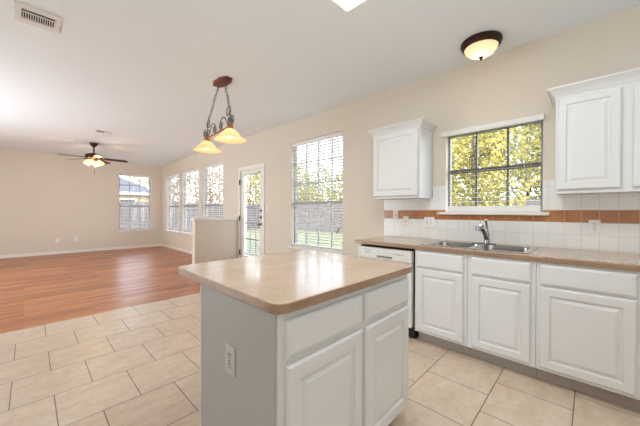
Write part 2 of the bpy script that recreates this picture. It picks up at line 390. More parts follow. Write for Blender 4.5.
for i, o in enumerate(LW): window(3 + i, 'x', o, 1.38, 3, [2.06, 1.72], M['frame'], ['window nearest the half wall', 'middle window of the row of three', 'window of the row of three nearest the corner'][i], horn=0.02)
window(6, 'y', FW, 1.385, 3, [2.06, 1.72], M['frame'], 'window in the far wall', horn=0.04)
# strips of trim between the three windows
for k, (a, b) in enumerate(((7.485, 7.745), (8.975, 9.18))):
    struct('trim_%d' % (k + 1), MB().box(W - 0.012, W - 0.0005, a + 0.03, b - 0.03, 0.585, 2.41, 0.003), M['wall'], 'painted mullion strip between two windows')

# ------------------------------------------------------------------ glazed door
r = thing('door_1', 'white glazed door with dark hinges', None, (W, 5.12, 0), kind='structure')
mb = MB(); mb.box(W - 0.02, W - 0.0005, 4.62, 4.70, 0.0005, 2.175, 0.004); mb.box(W - 0.02, W - 0.0005, 5.535, 5.605, 0.0005, 2.175, 0.004); mb.box(W - 0.022, W - 0.0005, 4.70, 5.535, 2.09, 2.175, 0.004)
obj('door_casing', mb, M['trim'], r)
leaf_o = obj('door_leaf', MB().cells('x', W + 0.012, W + 0.055, [4.703, 5.532], [0.012, 2.097], [(4.80, 5.42, 0.27, 2.0)]), M['trim'], r)
mb = MB(); mb.box(W + 0.006, W + 0.012, 4.785, 5.435, 1.995, 2.02); mb.box(W + 0.006, W + 0.012, 4.785, 5.435, 0.25, 0.275); mb.box(W + 0.006, W + 0.012, 4.785, 4.81, 0.275, 1.995); mb.box(W + 0.006, W + 0.012, 5.41, 5.435, 0.275, 1.995)
obj('glazing_bead', mb, M['trim'], leaf_o)
mb = MB(); mb.box(W + 0.03, W + 0.034, 4.80, 5.42, 0.27, 2.0); obj('door_pane', mb, M['glass'], leaf_o)
mb = MB()
for y in (5.007, 5.213): mb.box(W + 0.036, W + 0.046, y - 0.011, y + 0.011, 0.27, 2.0)
for z in (1.64, 1.303, 0.97, 0.63): mb.box(W + 0.037, W + 0.045, 4.80, 5.42, z - 0.011, z + 0.011)
obj('muntin', mb, M['frame'], leaf_o)
for z in (1.85, 1.075, 0.33):
    mb = MB(); mb.box(W - 0.026, W - 0.0205, 5.515, 5.56, z - 0.055, z + 0.055); mb.lathe((W - 0.03, 5.535, z - 0.055), [(0.008, 0), (0.008, 0.11)], 10)
    obj('hinge', mb, M['hinge'], r)
for z in (1.235, 1.105):
    mb = MB(); mb.lathe((W + 0.012, 4.752, z), [(0.028, 0), (0.028, -0.012), (0.02, -0.02)], 16, 'x'); mb.box(W - 0.03, W - 0.008, 4.748, 4.756, z - 0.014, z + 0.014)
    obj('deadbolt', mb, M['knob'], r)
mb = MB(); mb.lathe((W + 0.012, 4.76, 0.965), [(0.03, 0), (0.03, -0.01), (0.012, -0.016), (0.012, -0.04), (0.026, -0.046), (0.03, -0.062), (0.022, -0.076), (0.004, -0.08)], 18, 'x')
obj('door_knob', mb, M['knob'], r, True)
obj('door_threshold', MB().box(W - 0.03, W + 0.1, 4.70, 5.535, 0.0005, 0.012), M['knob'], r)

# ------------------------------------------------------------------ blinds
def blind(ax, a0, a1, zt, zb, d, label, spacing=0.046, depth=0.048, head=0.06, stack=3, valance=None, ladders=(0.15, 0.85), wand=True, tilt=0.0, crown_=0.003, rail=0.02, sm=None):
    c = axis_map(ax)((a0 + a1) / 2, d, zb)
    r = thing('window_blind', label, 'blind', c, 'white slatted window blinds')
    mb = MB()
    if valance: abox(mb, ax, valance[0], valance[1], -0.045, -0.001, zt - head, zt, 0.004)
    else: abox(mb, ax, a0, a1, d - 0.028, d + 0.028, zt - head, zt, 0.003)
    obj('headrail', mb, M['blind'], r)
    mb = MB(); z = zb + rail + 0.004 + stack * 0.006
    for k in range(stack): abox(mb, ax, a0 + 0.004, a1 - 0.004, d - depth / 2, d + depth / 2, zb + rail + 0.001 + k * 0.006, zb + rail + 0.004 + k * 0.006)
    zz = zt - head - 0.03
    while zz > z + 0.01:
        dd, dz = depth / 2 * math.cos(tilt), depth / 2 * math.sin(tilt); p = axis_map(ax)
        mb.loops([[p(a, d - dd, zz - dz - 0.0012), p(a, d, zz - 0.0012 + crown_), p(a, d + dd, zz + dz - 0.0012), p(a, d + dd, zz + dz + 0.0012), p(a, d, zz + 0.0012 + crown_), p(a, d - dd, zz - dz + 0.0012)] for a in (a0 + 0.004, a1 - 0.004)])
        zz -= spacing
    obj('slats', mb, sm or M['slat'], r)
    mb = MB(); abox(mb, ax, a0 + 0.004, a1 - 0.004, d - depth / 2, d + depth / 2, zb, zb + rail, 0.003); obj('bottom_rail', mb, M['blind'], r)
    p = axis_map(ax)
    for f in ladders:
        a = a0 + (a1 - a0) * f; mb = MB()
        for dd in (-depth / 2 - 0.001, depth / 2 + 0.001): mb.tube([p(a, d + dd, zb + 0.005), p(a, d + dd, zt - head)], 0.0013, 5)
        obj('ladder_cord', mb, M['cord'], r)
    if wand:
        a = a0 + 0.07
        mb = MB(); e = zb + (zt - zb) * 0.14
        mb.tube([p(a, d - 0.032, e + 0.1), p(a, d - 0.032, zt - head)], 0.0015, 5); mb.tube([p(a + 0.022, d - 0.032, e + 0.06), p(a + 0.022, d - 0.032, zt - head)], 0.0015, 5)
        obj('pull_cord', mb, M['cord'], r)
        for q, ez in ((0, 0.1), (0.022, 0.06)):
            c2 = p(a + q, d - 0.032, e + ez - 0.04)
            obj('cord_tassel', MB().lathe(c2, [(0.008, 0), (0.009, 0.012), (0.004, 0.04)], 10), M['hinge'], r)
    return r
blind('x', 0.335, 1.155, 2.105, 1.232, 0.022, 'white blind with valance over the kitchen sink window', head=0.052, valance=(0.308, 1.212), stack=0, wand=True, tilt=math.radians(9), depth=0.026, crown_=0.0, rail=0.055, sm=M['slatk'])
blind('x', 2.665, 3.82, 2.42, 0.625, 0.035, 'tall white blind on the window left of the small wall cabinet', ladders=(0.1, 0.37, 0.63, 0.9), tilt=math.radians(-15))
for (o, l) in zip(LW, ('white blind on the window just above the half wall', 'white blind on the middle window of the row of three', 'white blind on the row-of-three window nearest the corner')):
    blind('x', o[0] + 0.01, o[1] - 0.01, 2.405, 0.64, 0.035, l, wand=False, tilt=math.radians(-12))
blind('y', 2.0, 2.875, 2.405, 0.60, 0.035, 'white blind on the window in the far wall', wand=False)
blind('x', 4.80, 5.42, 2.035, 0.31, -0.024, 'narrow white blind hung on the glazed door', head=0.035, wand=False, spacing=0.048, depth=0.04)

# ------------------------------------------------------------------ cabinet parts
def panel_map(face, origin):
    if face == 'x':   # faces -X: u along +Y, v up, n towards -X
        return lambda u, v, n: (origin - n, u, v)
    return lambda u, v, n: (u, origin - n, v)   # faces -Y
def raised(mp, u0, u1, v0, v1, th=0.02, st=0.055):
    prof = [(0, 0), (0, th - 0.008), (0.004, th - 0.003), (0.010, th), (st, th), (st + 0.006, th - 0.011), (st + 0.014, th - 0.011), (st + 0.036, th - 0.001)]
    mb = MB(); mb.loops([[mp(u0 + i, v0 + i, n), mp(u1 - i, v0 + i, n), mp(u1 - i, v1 - i, n), mp(u0 + i, v1 - i, n)] for i, n in prof])
    return mb
def slab(mp, u0, u1, v0, v1, th=0.02):
    prof = [(0, 0), (0, th - 0.009), (0.006, th - 0.003), (0.014, th)]
    mb = MB(); mb.loops([[mp(u0 + i, v0 + i, n), mp(u1 - i, v0 + i, n), mp(u1 - i, v1 - i, n), mp(u0 + i, v1 - i, n)] for i, n in prof])
    return mb
XC = 2.531                                       # base cabinet face plane
def base_cabinet(y0, y1, dy0, dy1, label, dl='drawer'):
    r = thing('base_cabinet', label, 'cabinet', (2.86, (y0 + y1) / 2, 0), 'white base cabinets along the window wall')
    mb = MB(); mb.box(XC + 0.02, W - 0.012, y0 + 0.0005, y0 + 0.018, 0.105, 0.872); mb.box(XC + 0.02, W - 0.012, y1 - 0.018, y1 - 0.0005, 0.105, 0.872)
    mb.box(XC + 0.02, W - 0.012, y0 + 0.018, y1 - 0.018, 0.105, 0.123); mb.box(W - 0.02, W - 0.012, y0 + 0.018, y1 - 0.018, 0.123, 0.872)
    obj('carcass', mb, M['cab'], r)
    mb = MB().cells('x', XC, XC + 0.02, [y0 + 0.0005, y1 - 0.0005], [0.105, 0.872], [(dy0 + 0.02, dy1 - 0.02, 0.15, 0.68), (dy0 + 0.02, dy1 - 0.02, 0.735, 0.84)])
    obj('face_frame', mb, M['cab'], r)
    mp = panel_map('x', XC - 0.0005)
    obj('door', raised(mp, dy0, dy1, 0.127, 0.699), M['cab'], r)
    obj(dl, slab(mp, dy0, dy1, 0.716, 0.857), M['cab'], r)
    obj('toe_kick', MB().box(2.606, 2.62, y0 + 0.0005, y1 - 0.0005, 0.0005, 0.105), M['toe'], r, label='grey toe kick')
base_cabinet(0.74, 1.195, 0.77, 1.172, 'white base cabinet under the left bowl of the sink, beside the dishwasher', 'false_drawer_front')
base_cabinet(0.285, 0.738, 0.315, 0.706, 'white base cabinet under the right bowl of the sink', 'false_drawer_front')
base_cabinet(-0.235, 0.283, -0.199, 0.262, 'wide white base cabinet right of the sink cabinets, widest door')
base_cabinet(-1.0, -0.237, -0.96, -0.27, 'white base cabinet at the far right end of the worktop')
tag(obj('end_panel', MB().box(XC, W - 0.003, 1.815, 1.853, 0.0005, 0.875), M['cab']), 'white end panel at the left side of the dishwasher', 'panel')

# dishwasher
r = thing('dishwasher', 'white dishwasher under the worktop left of the sink', 'dishwasher', (2.86, 1.505, 0))
obj('tub', MB().box(XC + 0.03, W - 0.02, 1.215, 1.8, 0.02, 0.86), M['dark'], r)
obj('door', MB().box(XC - 0.02, XC + 0.03, 1.222, 1.795, 0.12, 0.735, 0.006), M['dw'], r)
cp = obj('control_panel', MB().cells('x', XC - 0.03, XC + 0.03, [1.222, 1.795], [0.74, 0.85], [(1.42, 1.60, 0.752, 0.775)]), M['dw'], r)
mb = MB(); mb.box(XC - 0.012, XC + 0.025, 1.421, 1.599, 0.753, 0.774); obj('handle_recess', mb, M['dwgrey'], cp)
mb = MB(); mb.box(XC - 0.0315, XC - 0.0295, 1.66, 1.765, 0.823, 0.829); mb.box(XC - 0.0315, XC - 0.0295, 1.69, 1.75, 0.797, 0.804)
obj('printed_mark', mb, M['dwgrey'], cp)
mb = MB()
for k in range(6): mb.box(XC - 0.032, XC - 0.0295, 1.30 + k * 0.018, 1.31 + k * 0.018, 0.80, 0.81)
obj('button', mb, M['dwgrey'], cp)
obj('toe_panel', MB().box(2.585, 2.6, 1.222, 1.795, 0.0005, 0.115), M['dark'], r)

# worktop with the sink cut-out
S0, S1, SY0, SY1 = 2.585, 3.135, 0.335, 1.17
mb = MB().cells('z', 0.876, 0.914, [2.512, W - 0.003], [-1.0, 1.885], [(S0 + 0.015, S1 - 0.015, SY0 + 0.015, SY1 - 0.015)])
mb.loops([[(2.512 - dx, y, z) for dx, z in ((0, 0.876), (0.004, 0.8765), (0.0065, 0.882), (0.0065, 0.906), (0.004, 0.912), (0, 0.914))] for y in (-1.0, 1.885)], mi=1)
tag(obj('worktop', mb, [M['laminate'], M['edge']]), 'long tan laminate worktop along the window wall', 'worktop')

# sink
r = thing('kitchen_sink', 'stainless steel double bowl sink set in the long worktop', 'sink', (2.86, 0.755, 0.914))
B1, B2 = (2.625, 3.02, 0.375, 0.715), (2.625, 3.02, 0.765, 1.13)
mb = MB().cells('z', 0.9145, 0.919, [S0, S1], [SY0, SY1], [(B1[0], B1[1], B1[2], B1[3]), (B2[0], B2[1], B2[2], B2[3])])
obj('rim', mb, M['steel'], r)
def rrect(x0, x1, y0, y1, z, rad, n=5):
    out = []
    for cx, cy, a in ((x1 - rad, y1 - rad, 0), (x0 + rad, y1 - rad, PI / 2), (x0 + rad, y0 + rad, PI), (x1 - rad, y0 + rad, 1.5 * PI)):
        for k in range(n + 1): out.append((cx + rad * math.cos(a + PI / 2 * k / n), cy + rad * math.sin(a + PI / 2 * k / n), z))
    return out
for b in (B1, B2):
    prof = [(-0.003, 0.9185, 0.05), (0.002, 0.914, 0.05), (0.012, 0.77, 0.06), (0.03, 0.752, 0.05), (0.12, 0.748, 0.04)]
    mb = MB(); mb.loops([rrect(b[0] + i, b[1] - i, b[2] + i, b[3] - i, z, q) for i, z, q in prof], False, True)
    o = obj('bowl', mb, M['steel'], r, True)
    obj('drain', MB().lathe(((b[0] + b[1]) / 2, (b[2] + b[3]) / 2, 0.7485), [(0.045, 0), (0.045, 0.003), (0.03, 0.0035), (0.028, 0.001)], 20), M['chrome'], o)
# faucet
r = thing('kitchen_faucet', 'chrome pull-out faucet with a lever on top behind the sink', 'faucet', (3.075, 0.755, 0.919))
obj('base_plate', MB().loops([rrect(3.047, 3.103, 0.65, 0.86, z, 0.026) for z in (0.9195, 0.926)]), M['chrome'], r, True)
obj('body', MB().lathe((3.075, 0.728, 0.926), [(0.027, 0), (0.025, 0.02), (0.022, 0.06), (0.024, 0.085), (0.016, 0.105)], 18), M['chrome'], r, True)
mb = MB(); mb.tube([(3.075, 0.728, 0.96), (3.03, 0.732, 1.015), (2.97, 0.738, 1.065), (2.93, 0.742, 1.086)], [0.022, 0.02, 0.019, 0.02], 12)
sp = obj('spout', mb, M['chrome'], r, True)
mb = MB(); mb.tube([(2.945, 0.742, 1.088), (2.90, 0.746, 1.09), (2.872, 0.748, 1.085), (2.868, 0.749, 1.05)], [0.025, 0.027, 0.026, 0.022], 12); obj('spray_head', mb, M['chrome'], sp, True)
mb = MB(); mb.tube([(3.075, 0.728, 1.02), (3.075, 0.728, 1.06), (3.068, 0.73, 1.11), (3.05, 0.733, 1.15)], [0.018, 0.013, 0.010, 0.012], 10); obj('lever', mb, M['chrome'], r, True)

# backsplash
mb = MB(); xs = (W - 0.009, W - 0.0005)
for a, b, z0, z1 in ((-1.0, 1.945, 0.915, 1.195), (1.27, 1.945, 1.195, 1.395), (-1.0, 0.27, 1.195, 1.375), (1.172, 1.27, 1.226, 1.513), (0.27, 0.318, 1.226, 1.513), (0.212, 0.27, 1.375, 1.513), (1.27, 1.31, 1.395, 1.513)):
    mb.box(*xs, a, b, z0, z1)
struct('trim_3', mb, M['splash'], 'white square tile backsplash with one orange-brown row')

# ------------------------------------------------------------------ wall cabinets
def crown(mb, x0, y0, y1, z0, zt):
    prof = [(0, z0), (0.006, z0), (0.010, z0 + 0.012), (0.022, z0 + 0.03), (0.042, zt - 0.018), (0.05, zt - 0.014), (0.05, zt), (0, zt)]
    mb.loops([[(W - 0.001, y0 - i, z), (x0 - i, y0 - i, z), (x0 - i, y1 + i, z), (W - 0.001, y1 + i, z)] for i, z in prof])
    return mb
def wall_cabinet(y0, y1, z0, z1, doors, label, x0):
    r = thing('wall_cabinet', label, 'cabinet', (3.05, (y0 + y1) / 2, z0), 'white wall cabinets')
    mb = MB(); mb.box(x0, W - 0.0095, y0, y1, z0, z1); obj('carcass', mb, M['cab'], r)
    mb = MB(); mb.box(x0 - 0.002, x0 - 0.0005, y0, y1, z0, z0 + 0.016); obj('light_rail', mb, M['cab'], r)
    obj('crown_moulding', crown(MB(), x0, y0, y1, z1 - 0.002, z1 + 0.068), M['cab'], r)
    mp = panel_map('x', x0 - 0.003)
    for a, b, c, d in doors: obj('door', raised(mp, a, b, c, d, 0.02, 0.05), M['cab'], r)
wall_cabinet(1.318, 1.905, 1.378, 2.135, [(1.335, 1.892, 1.402, 2.122)], 'small white wall cabinet left of the kitchen window', 2.895)
wall_cabinet(-0.78, 0.21, 1.372, 2.13, [(-0.146, 0.197, 1.40, 2.105), (-0.545, -0.202, 1.40, 2.105)], 'white two door wall cabinet right of the kitchen window', 2.89)

# ------------------------------------------------------------------ island
r = thing('kitchen_island', 'white kitchen island cabinet with two doors and two drawers', 'kitchen island', (1.07, 1.08, 0))
IX0, IX1, IY0, IY1 = 0.600, 1.545, 0.775, 1.39
mb = MB(); mb.box(IX0 + 0.001, IX1 - 0.001, IY0 + 0.02, IY1, 0.10, 0.8745); obj('carcass', mb, M['cab'], r)
obj('side_panel', MB().box(IX0 - 0.005, IX0, IY0 + 0.015, IY1, 0.0005, 0.8745), M['panel'], r, label='plain greyish side panel, darkened for its shaded side')
mb = MB().cells('y', IY0, IY0 + 0.0195, [IX0, IX1], [0.0905, 0.8745], [(0.65, 1.05, 0.13, 0.66), (1.115, 1.505, 0.13, 0.66)]); obj('face_frame', mb, M['cab'], r)
mp = panel_map('y', IY0 - 0.0005)
for a, b in ((0.624, 1.073), (1.094, 1.527)):
    obj('door', raised(mp, a, b, 0.108, 0.684, 0.02, 0.06), M['cab'], r)
    obj('drawer', slab(mp, a, b, 0.712, 0.846), M['cab'], r)
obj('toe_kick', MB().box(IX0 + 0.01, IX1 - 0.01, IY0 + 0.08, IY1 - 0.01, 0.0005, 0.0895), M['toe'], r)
obj('corner_trim', MB().box(IX0 - 0.008, IX0 + 0.004, IY1 + 0.0005, IY1 + 0.012, 0.0005, 0.8745), M['cab'], r)
mb = MB(); T = (0.573, 1.583, 0.744, 1.70)
ring_ = lambda i, z: rrect(T[0] + i, T[1] - i, T[2] + i, T[3] - i, z, 0.055 - i, 8)
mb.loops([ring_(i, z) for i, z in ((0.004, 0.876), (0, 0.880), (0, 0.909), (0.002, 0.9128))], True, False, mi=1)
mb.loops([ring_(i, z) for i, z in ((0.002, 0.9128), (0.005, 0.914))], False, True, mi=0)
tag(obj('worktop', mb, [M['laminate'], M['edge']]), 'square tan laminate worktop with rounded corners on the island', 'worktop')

# ------------------------------------------------------------------ switches and outlets
def plate(kind, mp, u, v, w, h, label, pm, sockets=(), toggles=(), group=None):
    r = thing(kind, label, 'outlet' if kind == 'wall_outlet' else 'switch', mp(u, v - h / 2, 0), group)
    mb = MB(); mb.loops([[mp(u - w / 2 + i, v - h / 2 + i, n), mp(u + w / 2 - i, v - h / 2 + i, n), mp(u + w / 2 - i, v + h / 2 - i, n), mp(u - w / 2 + i, v + h / 2 - i, n)] for i, n in ((0, 0.0005), (0, 0.004), (0.004, 0.007))])
    obj('plate', mb, pm, r)
    for du in sockets:
        for dv in (0.021, -0.021):
            cu, cv = u + du, v + dv
            ring = lambda q, n: [mp(cu + q * math.cos(a) * 0.9, cv + max(-0.013, min(0.013, q * math.sin(a))), n) for a in [2 * PI * k / 16 for k in range(16)]]
            mb = MB(); mb.loops([ring(0.017, 0.0065), ring(0.017, 0.009), ring(0.015, 0.0095)]); s = obj('socket', mb, pm, r)
            mb = MB()
            for e, q in ((-0.0065, 0.005), (0.0065, 0.004)):
                p0 = mp(cu + e - 0.0014, cv + 0.001, 0.009); p1 = mp(cu + e + 0.0014, cv + 0.002 + q * 2, 0.0103); mb.box(p0[0], p1[0], p0[1], p1[1], p0[2], p1[2])
            p0 = mp(cu - 0.0025, cv - 0.0095, 0.009); p1 = mp(cu + 0.0025, cv - 0.005, 0.0103); mb.box(p0[0], p1[0], p0[1], p1[1], p0[2], p1[2])
            obj('slot', mb, M['slot'], s)
    for du in toggles:
        p0 = mp(u + du - 0.006, v - 0.012, 0.0065); p1 = mp(u + du + 0.006, v + 0.012, 0.009); q = mp(u + du - 0.0045, v - 0.002, 0.009); q1 = mp(u + du + 0.0045, v + 0.010, 0.02)
        mb = MB(); mb.box(p0[0], p1[0], p0[1], p1[1], p0[2], p1[2], mi=0); s = obj('toggle_surround', mb, M['slot'], r)
        mb = MB(); mb.box(q[0], q1[0], q[1], q1[1], q[2], q1[2]); obj('toggle', mb, pm, s)
    for du in (list(sockets) + list(toggles)):
        for dv in ((0.0,) if du in sockets else (0.04, -0.04)):
            mb = MB(); p0 = mp(u + du - 0.003, v + dv - 0.003, 0.0065); p1 = mp(u + du + 0.003, v + dv + 0.003, 0.0085); mb.box(p0[0], p1[0], p0[1], p1[1], p0[2], p1[2]); obj('screw', mb, M['slot'], r)
mp = panel_map('x', W - 0.009)
plate('light_switch', mp, 1.777, 1.187, 0.07, 0.115, 'ivory light switch in front of the orange tile row, leftmost on the backsplash', M['plate'], toggles=(0,))
plate('light_switch', mp, 1.637, 1.113, 0.07, 0.115, 'ivory light switch half over the orange tile row, second from the left end', M['plate'], toggles=(0,))
plate('wall_outlet', mp, 1.349, 1.105, 0.118, 0.118, 'white double plate with switch and outlet left of the sink', M['platewhite'], sockets=(-0.024,), toggles=(0.024,))
plate('wall_outlet', mp, -0.017, 1.107, 0.07, 0.115, 'white outlet on the backsplash under the right wall cabinet', M['platewhite'], sockets=(0,))
plate('light_switch', panel_map('x', W), 4.548, 1.28, 0.07, 0.115, 'white light switch on the beige wall right of the glazed door', M['platewhite'], toggles=(0,))
mpf = panel_map('y', YF)
plate('wall_outlet', mpf, 0.55, 0.385, 0.075, 0.118, 'left one of two white plates low on the far wall', M['platewhite'], sockets=(0,))
plate('wall_outlet', mpf, 0.95, 0.40, 0.08, 0.122, 'right one of two white plates low on the far wall', M['platewhite'], sockets=(0,))
mpi = lambda u, v, n: (IX0 - 0.005 - n, u, v)
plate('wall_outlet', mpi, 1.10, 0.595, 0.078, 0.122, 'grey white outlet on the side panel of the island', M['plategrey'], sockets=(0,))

# ------------------------------------------------------------------ ceiling lights and vents
# fluorescent box over the island, only its corner in view
r = thing('ceiling_light_box', 'square edged lit box light on the ceiling above the island', 'ceiling light', (1.34, 0.72, H - 0.09))
obj('housing', MB().box(1.02, 1.655, 0.10, 1.325, H - 0.035, H - 0.0005, 0.005), M['trim'], r)
obj('diffuser', MB().box(1.022, 1.652, 0.105, 1.322, H - 0.09, H - 0.0355, 0.012), M['diffuser'], r)
area('light_box_lamp', (1.34, 0.72, H - 0.1), (1.34, 0.72, 0), 0.6, 1.2, 20, (0.92, 0.97, 1.0))
# dome light
r = thing('dome_light', 'round dome ceiling light with bronze rim and amber glass near the kitchen window', 'ceiling light', (2.905, 0.745, H - 0.17))
obj('rim', MB().lathe((2.905, 0.745, H), [(0.13, -0.0005), (0.168, -0.004), (0.17, -0.02), (0.16, -0.03), (0.163, -0.042), (0.15, -0.06), (0.135, -0.062), (0.13, -0.05)], 36), M['bronze'], r, True)
obj('glass_bowl', MB().lathe((2.905, 0.745, H), [(0.14, -0.058), (0.132, -0.08), (0.105, -0.11), (0.06, -0.135), (0.012, -0.143)], 32, cap0=False), M['dome'], r, True)
obj('finial', MB().lathe((2.905, 0.745, H), [(0.02, -0.141), (0.02, -0.148), (0.008, -0.153), (0.012, -0.162), (0.004, -0.172)], 14), M['bronze'], r, True)
def point(name, loc, p, col, rad=0.04):
    l = bpy.data.lights.new(name, 'POINT'); l.energy = p; l.color = col; l.shadow_soft_size = rad
    o = bpy.data.objects.new(name, l); C.objects.link(o); o.location = loc
point('dome_lamp', (2.905, 0.745, H - 0.10), 0.9, (1.0, 0.87, 0.7), 0.03)

# pendant
PX, PY = 1.56, 3.20
r = thing('pendant_light', 'two shade wrought iron pendant hung on chains with amber glass shades', 'pendant light', (PX, PY, 1.95))
CX_, CY_ = 1.63, 3.225
oct_ = lambda s, z: [(CX_ + x * s, CY_ + y * s, z) for x, y in ((0.055, -0.05), (0.055, 0.05), (0.028, 0.115), (-0.028, 0.115), (-0.055, 0.05), (-0.055, -0.05), (-0.028, -0.115), (0.028, -0.115))]
obj('canopy', MB().loops([oct_(1.45, H - 0.0005), oct_(1.45, H - 0.012), oct_(1.3, H - 0.024), oct_(1.0, H - 0.03)]), M['copperwood'], r)
ux, uy = 0.035 / 0.38, 0.378 / 0.38                # direction of the bar
def E(s, dz, side=0): return (PX + ux * s + uy * side, PY + uy * s - ux * side, dz)
ZB = 2.16
bar = obj('crossbar', MB().tube([E(-0.37, ZB), E(0.37, ZB)], 0.011, 10), M['goldbronze'], r, True)
for sgn in (-1, 1):
    a = Vector((CX_ - 0.01, CY_ + 0.075 * sgn, H - 0.029)); b = Vector(E(0.36 * sgn, ZB + 0.16)); mb = MB(); n = 17
    d = (b - a); t_ = d.normalized(); s1 = t_.orthogonal().normalized(); s2 = t_.cross(s1); L = d.length / n
    for k in range(n):
        c = a + d * ((k + 0.5) / n); w = s1 if k % 2 else s2
        mb.tube([c + t_ * math.cos(q) * L * 0.66 + w * math.sin(q) * 0.011 for q in [2 * PI * i / 10 for i in range(10)]], 0.0028, 5, closed=True)
    obj('chain', mb, M['iron'], r)
    mb = MB(); p0 = a.lerp(b, 0.0); mb.tube([a + Vector((0.012 * math.sin(k), 0.012 * math.cos(k * 1.3), 0)) + d * (k / 14) for k in range(15)], 0.003, 5); obj('lamp_cord', mb, M['iron'], r)
    # scrolls at the ends of the bar
    mb = MB()
    mb.tube([E(0.36 * sgn, ZB), E(0.36 * sgn, ZB + 0.16)], 0.006, 8)
    sp_ = lambda cs, cz, r0, r1, a0, turns, side=0.0: [E((cs + (r0 + (r1 - r0) * i / 30) * math.cos(a0 + turns * 2 * PI * i / 30)) * sgn, ZB + cz + (r0 + (r1 - r0) * i / 30) * math.sin(a0 + turns * 2 * PI * i / 30), side) for i in range(31)]
    mb.tube(sp_(0.36, 0.065, 0.065, 0.016, -PI / 2, 1.4, 0.012), 0.007, 6)
    mb.tube(sp_(0.385, 0.055, 0.055, 0.014, PI / 2, -1.5, -0.016), 0.007, 6)
    mb.tube(sp_(0.31, 0.16, 0.065, 0.02, 0, 1.1, 0.0), 0.006, 6)
    obj('end_scroll', mb, M['iron'], r, True)
    mb = MB()
    arc = [E((0.31 - 0.24 * i / 16) * sgn, ZB + 0.012 + 0.13 * math.sin(PI * min(1, i / 16 * 0.8))) for i in range(17)]
    mb.tube(arc, 0.007, 6); mb.tube(sp_(0.09, 0.055, 0.05, 0.014, PI / 3, -1.4), 0.007, 6)
    obj('scroll', mb, M['iron'], r, True)
    c = E(0.36 * sgn, ZB)
    fit_ = obj('socket_cup', MB().lathe(c, [(0.018, 0.02), (0.03, 0.0), (0.034, -0.03), (0.026, -0.045)], 16), M['goldbronze'], r, True)
    sh = obj('lamp_shade', MB().lathe(c, [(0.03, -0.035), (0.05, -0.045), (0.085, -0.08), (0.12, -0.12), (0.155, -0.145), (0.172, -0.155), (0.168, -0.158), (0.15, -0.149), (0.115, -0.126), (0.08, -0.086), (0.047, -0.052), (0.03, -0.042)], 36, cap0=False, cap1=False), M['amber'], r, True)
    obj('light_bulb', MB().lathe(c, [(0.012, -0.05), (0.014, -0.07), (0.028, -0.1), (0.027, -0.118), (0.014, -0.132), (0.003, -0.135)], 16), M['bulb'], fit_, True)
    point('pendant_lamp', (c[0], c[1], c[2] - 0.11), 2.2, (1.0, 0.82, 0.58), 0.045)

# ceiling fan
FX, FY = 1.05, 8.33
r = thing('ceiling_fan', 'dark ceiling fan with five blades and lit glass shades', 'ceiling fan', (FX, FY, 2.1))
obj('canopy', MB().lathe((FX, FY, H), [(0.085, -0.0005), (0.08, -0.03), (0.04, -0.085), (0.02, -0.095)], 24), M['bronze'], r, True)
obj('downrod', MB().lathe((FX, FY, H), [(0.014, -0.09), (0.014, -0.24)], 12), M['bronze'], r, True)
obj('motor_housing', MB().lathe((FX, FY, H), [(0.03, -0.23), (0.06, -0.24), (0.15, -0.27), (0.165, -0.30), (0.16, -0.34), (0.1, -0.37), (0.07, -0.375)], 32), M['bronze'], r, True)
obj('light_fitter', MB().lathe((FX, FY, H), [(0.07, -0.37), (0.075, -0.40), (0.06, -0.43), (0.02, -0.44)], 20), M['goldbronze'], r, True)
for k, deg in enumerate((200, 128, 56, -16, 272)):
    a = math.radians(deg); mb = MB(); mb.M = Matrix.Translation((FX, FY, H - 0.345)) @ Matrix.Rotation(a, 4, 'Z') @ Matrix.Rotation(math.radians(2.5), 4, 'Y') @ Matrix.Rotation(math.radians(-12), 4, 'X')
    prof = [(0.19, 0.045), (0.24, 0.058), (0.45, 0.068), (0.6, 0.068), (0.64, 0.052), (0.655, 0.03)]
    ring = [(x, y, 0) for x, y in prof] + [(x, -y, 0) for x, y in reversed(prof)]
    mb.loops([[(x, y, -0.004) for x, y, z in ring], [(x, y, 0.004) for x, y, z in ring]])
    bl = obj('blade', mb, M['bladered'] if k in (1, 2, 4) else M['bronze'], r, label='reddish brown blade' if k in (1, 2, 4) else 'dark brown blade')
    mb2 = MB(); mb2.M = mb.M; mb2.box(0.12, 0.25, -0.02, 0.02, -0.012, -0.0045, 0.002); obj('blade_bracket', mb2, M['bronze'], bl)
for k in range(4):
    a = PI / 4 + k * PI / 2 + 0.3; c = (FX + 0.095 * math.cos(a), FY + 0.095 * math.sin(a), H - 0.41)
    mb = MB(); mb.M = Matrix.Translation(c) @ Matrix.Rotation(a, 4, 'Z') @ Matrix.Rotation(math.radians(-35), 4, 'Y')
    mb.lathe((0, 0, 0), [(0.022, 0.01), (0.035, -0.02), (0.05, -0.06), (0.06, -0.1), (0.056, -0.1), (0.046, -0.06), (0.03, -0.02)], 18, cap1=False)
    obj('glass_shade', mb, M['fanglass'], r, True)
point('fan_lamp', (FX, FY, H - 0.55), 13, (1.0, 0.8, 0.5), 0.06)
mb = MB(); mb.tube([(FX + 0.01, FY, H - 0.43), (FX + 0.01, FY, H - 0.68)], 0.003, 5); mb.lathe((FX + 0.01, FY, H - 0.72), [(0.004, 0), (0.01, 0.012), (0.006, 0.035), (0.002, 0.04)], 10); obj('pull_chain', mb, M['knob'], r)

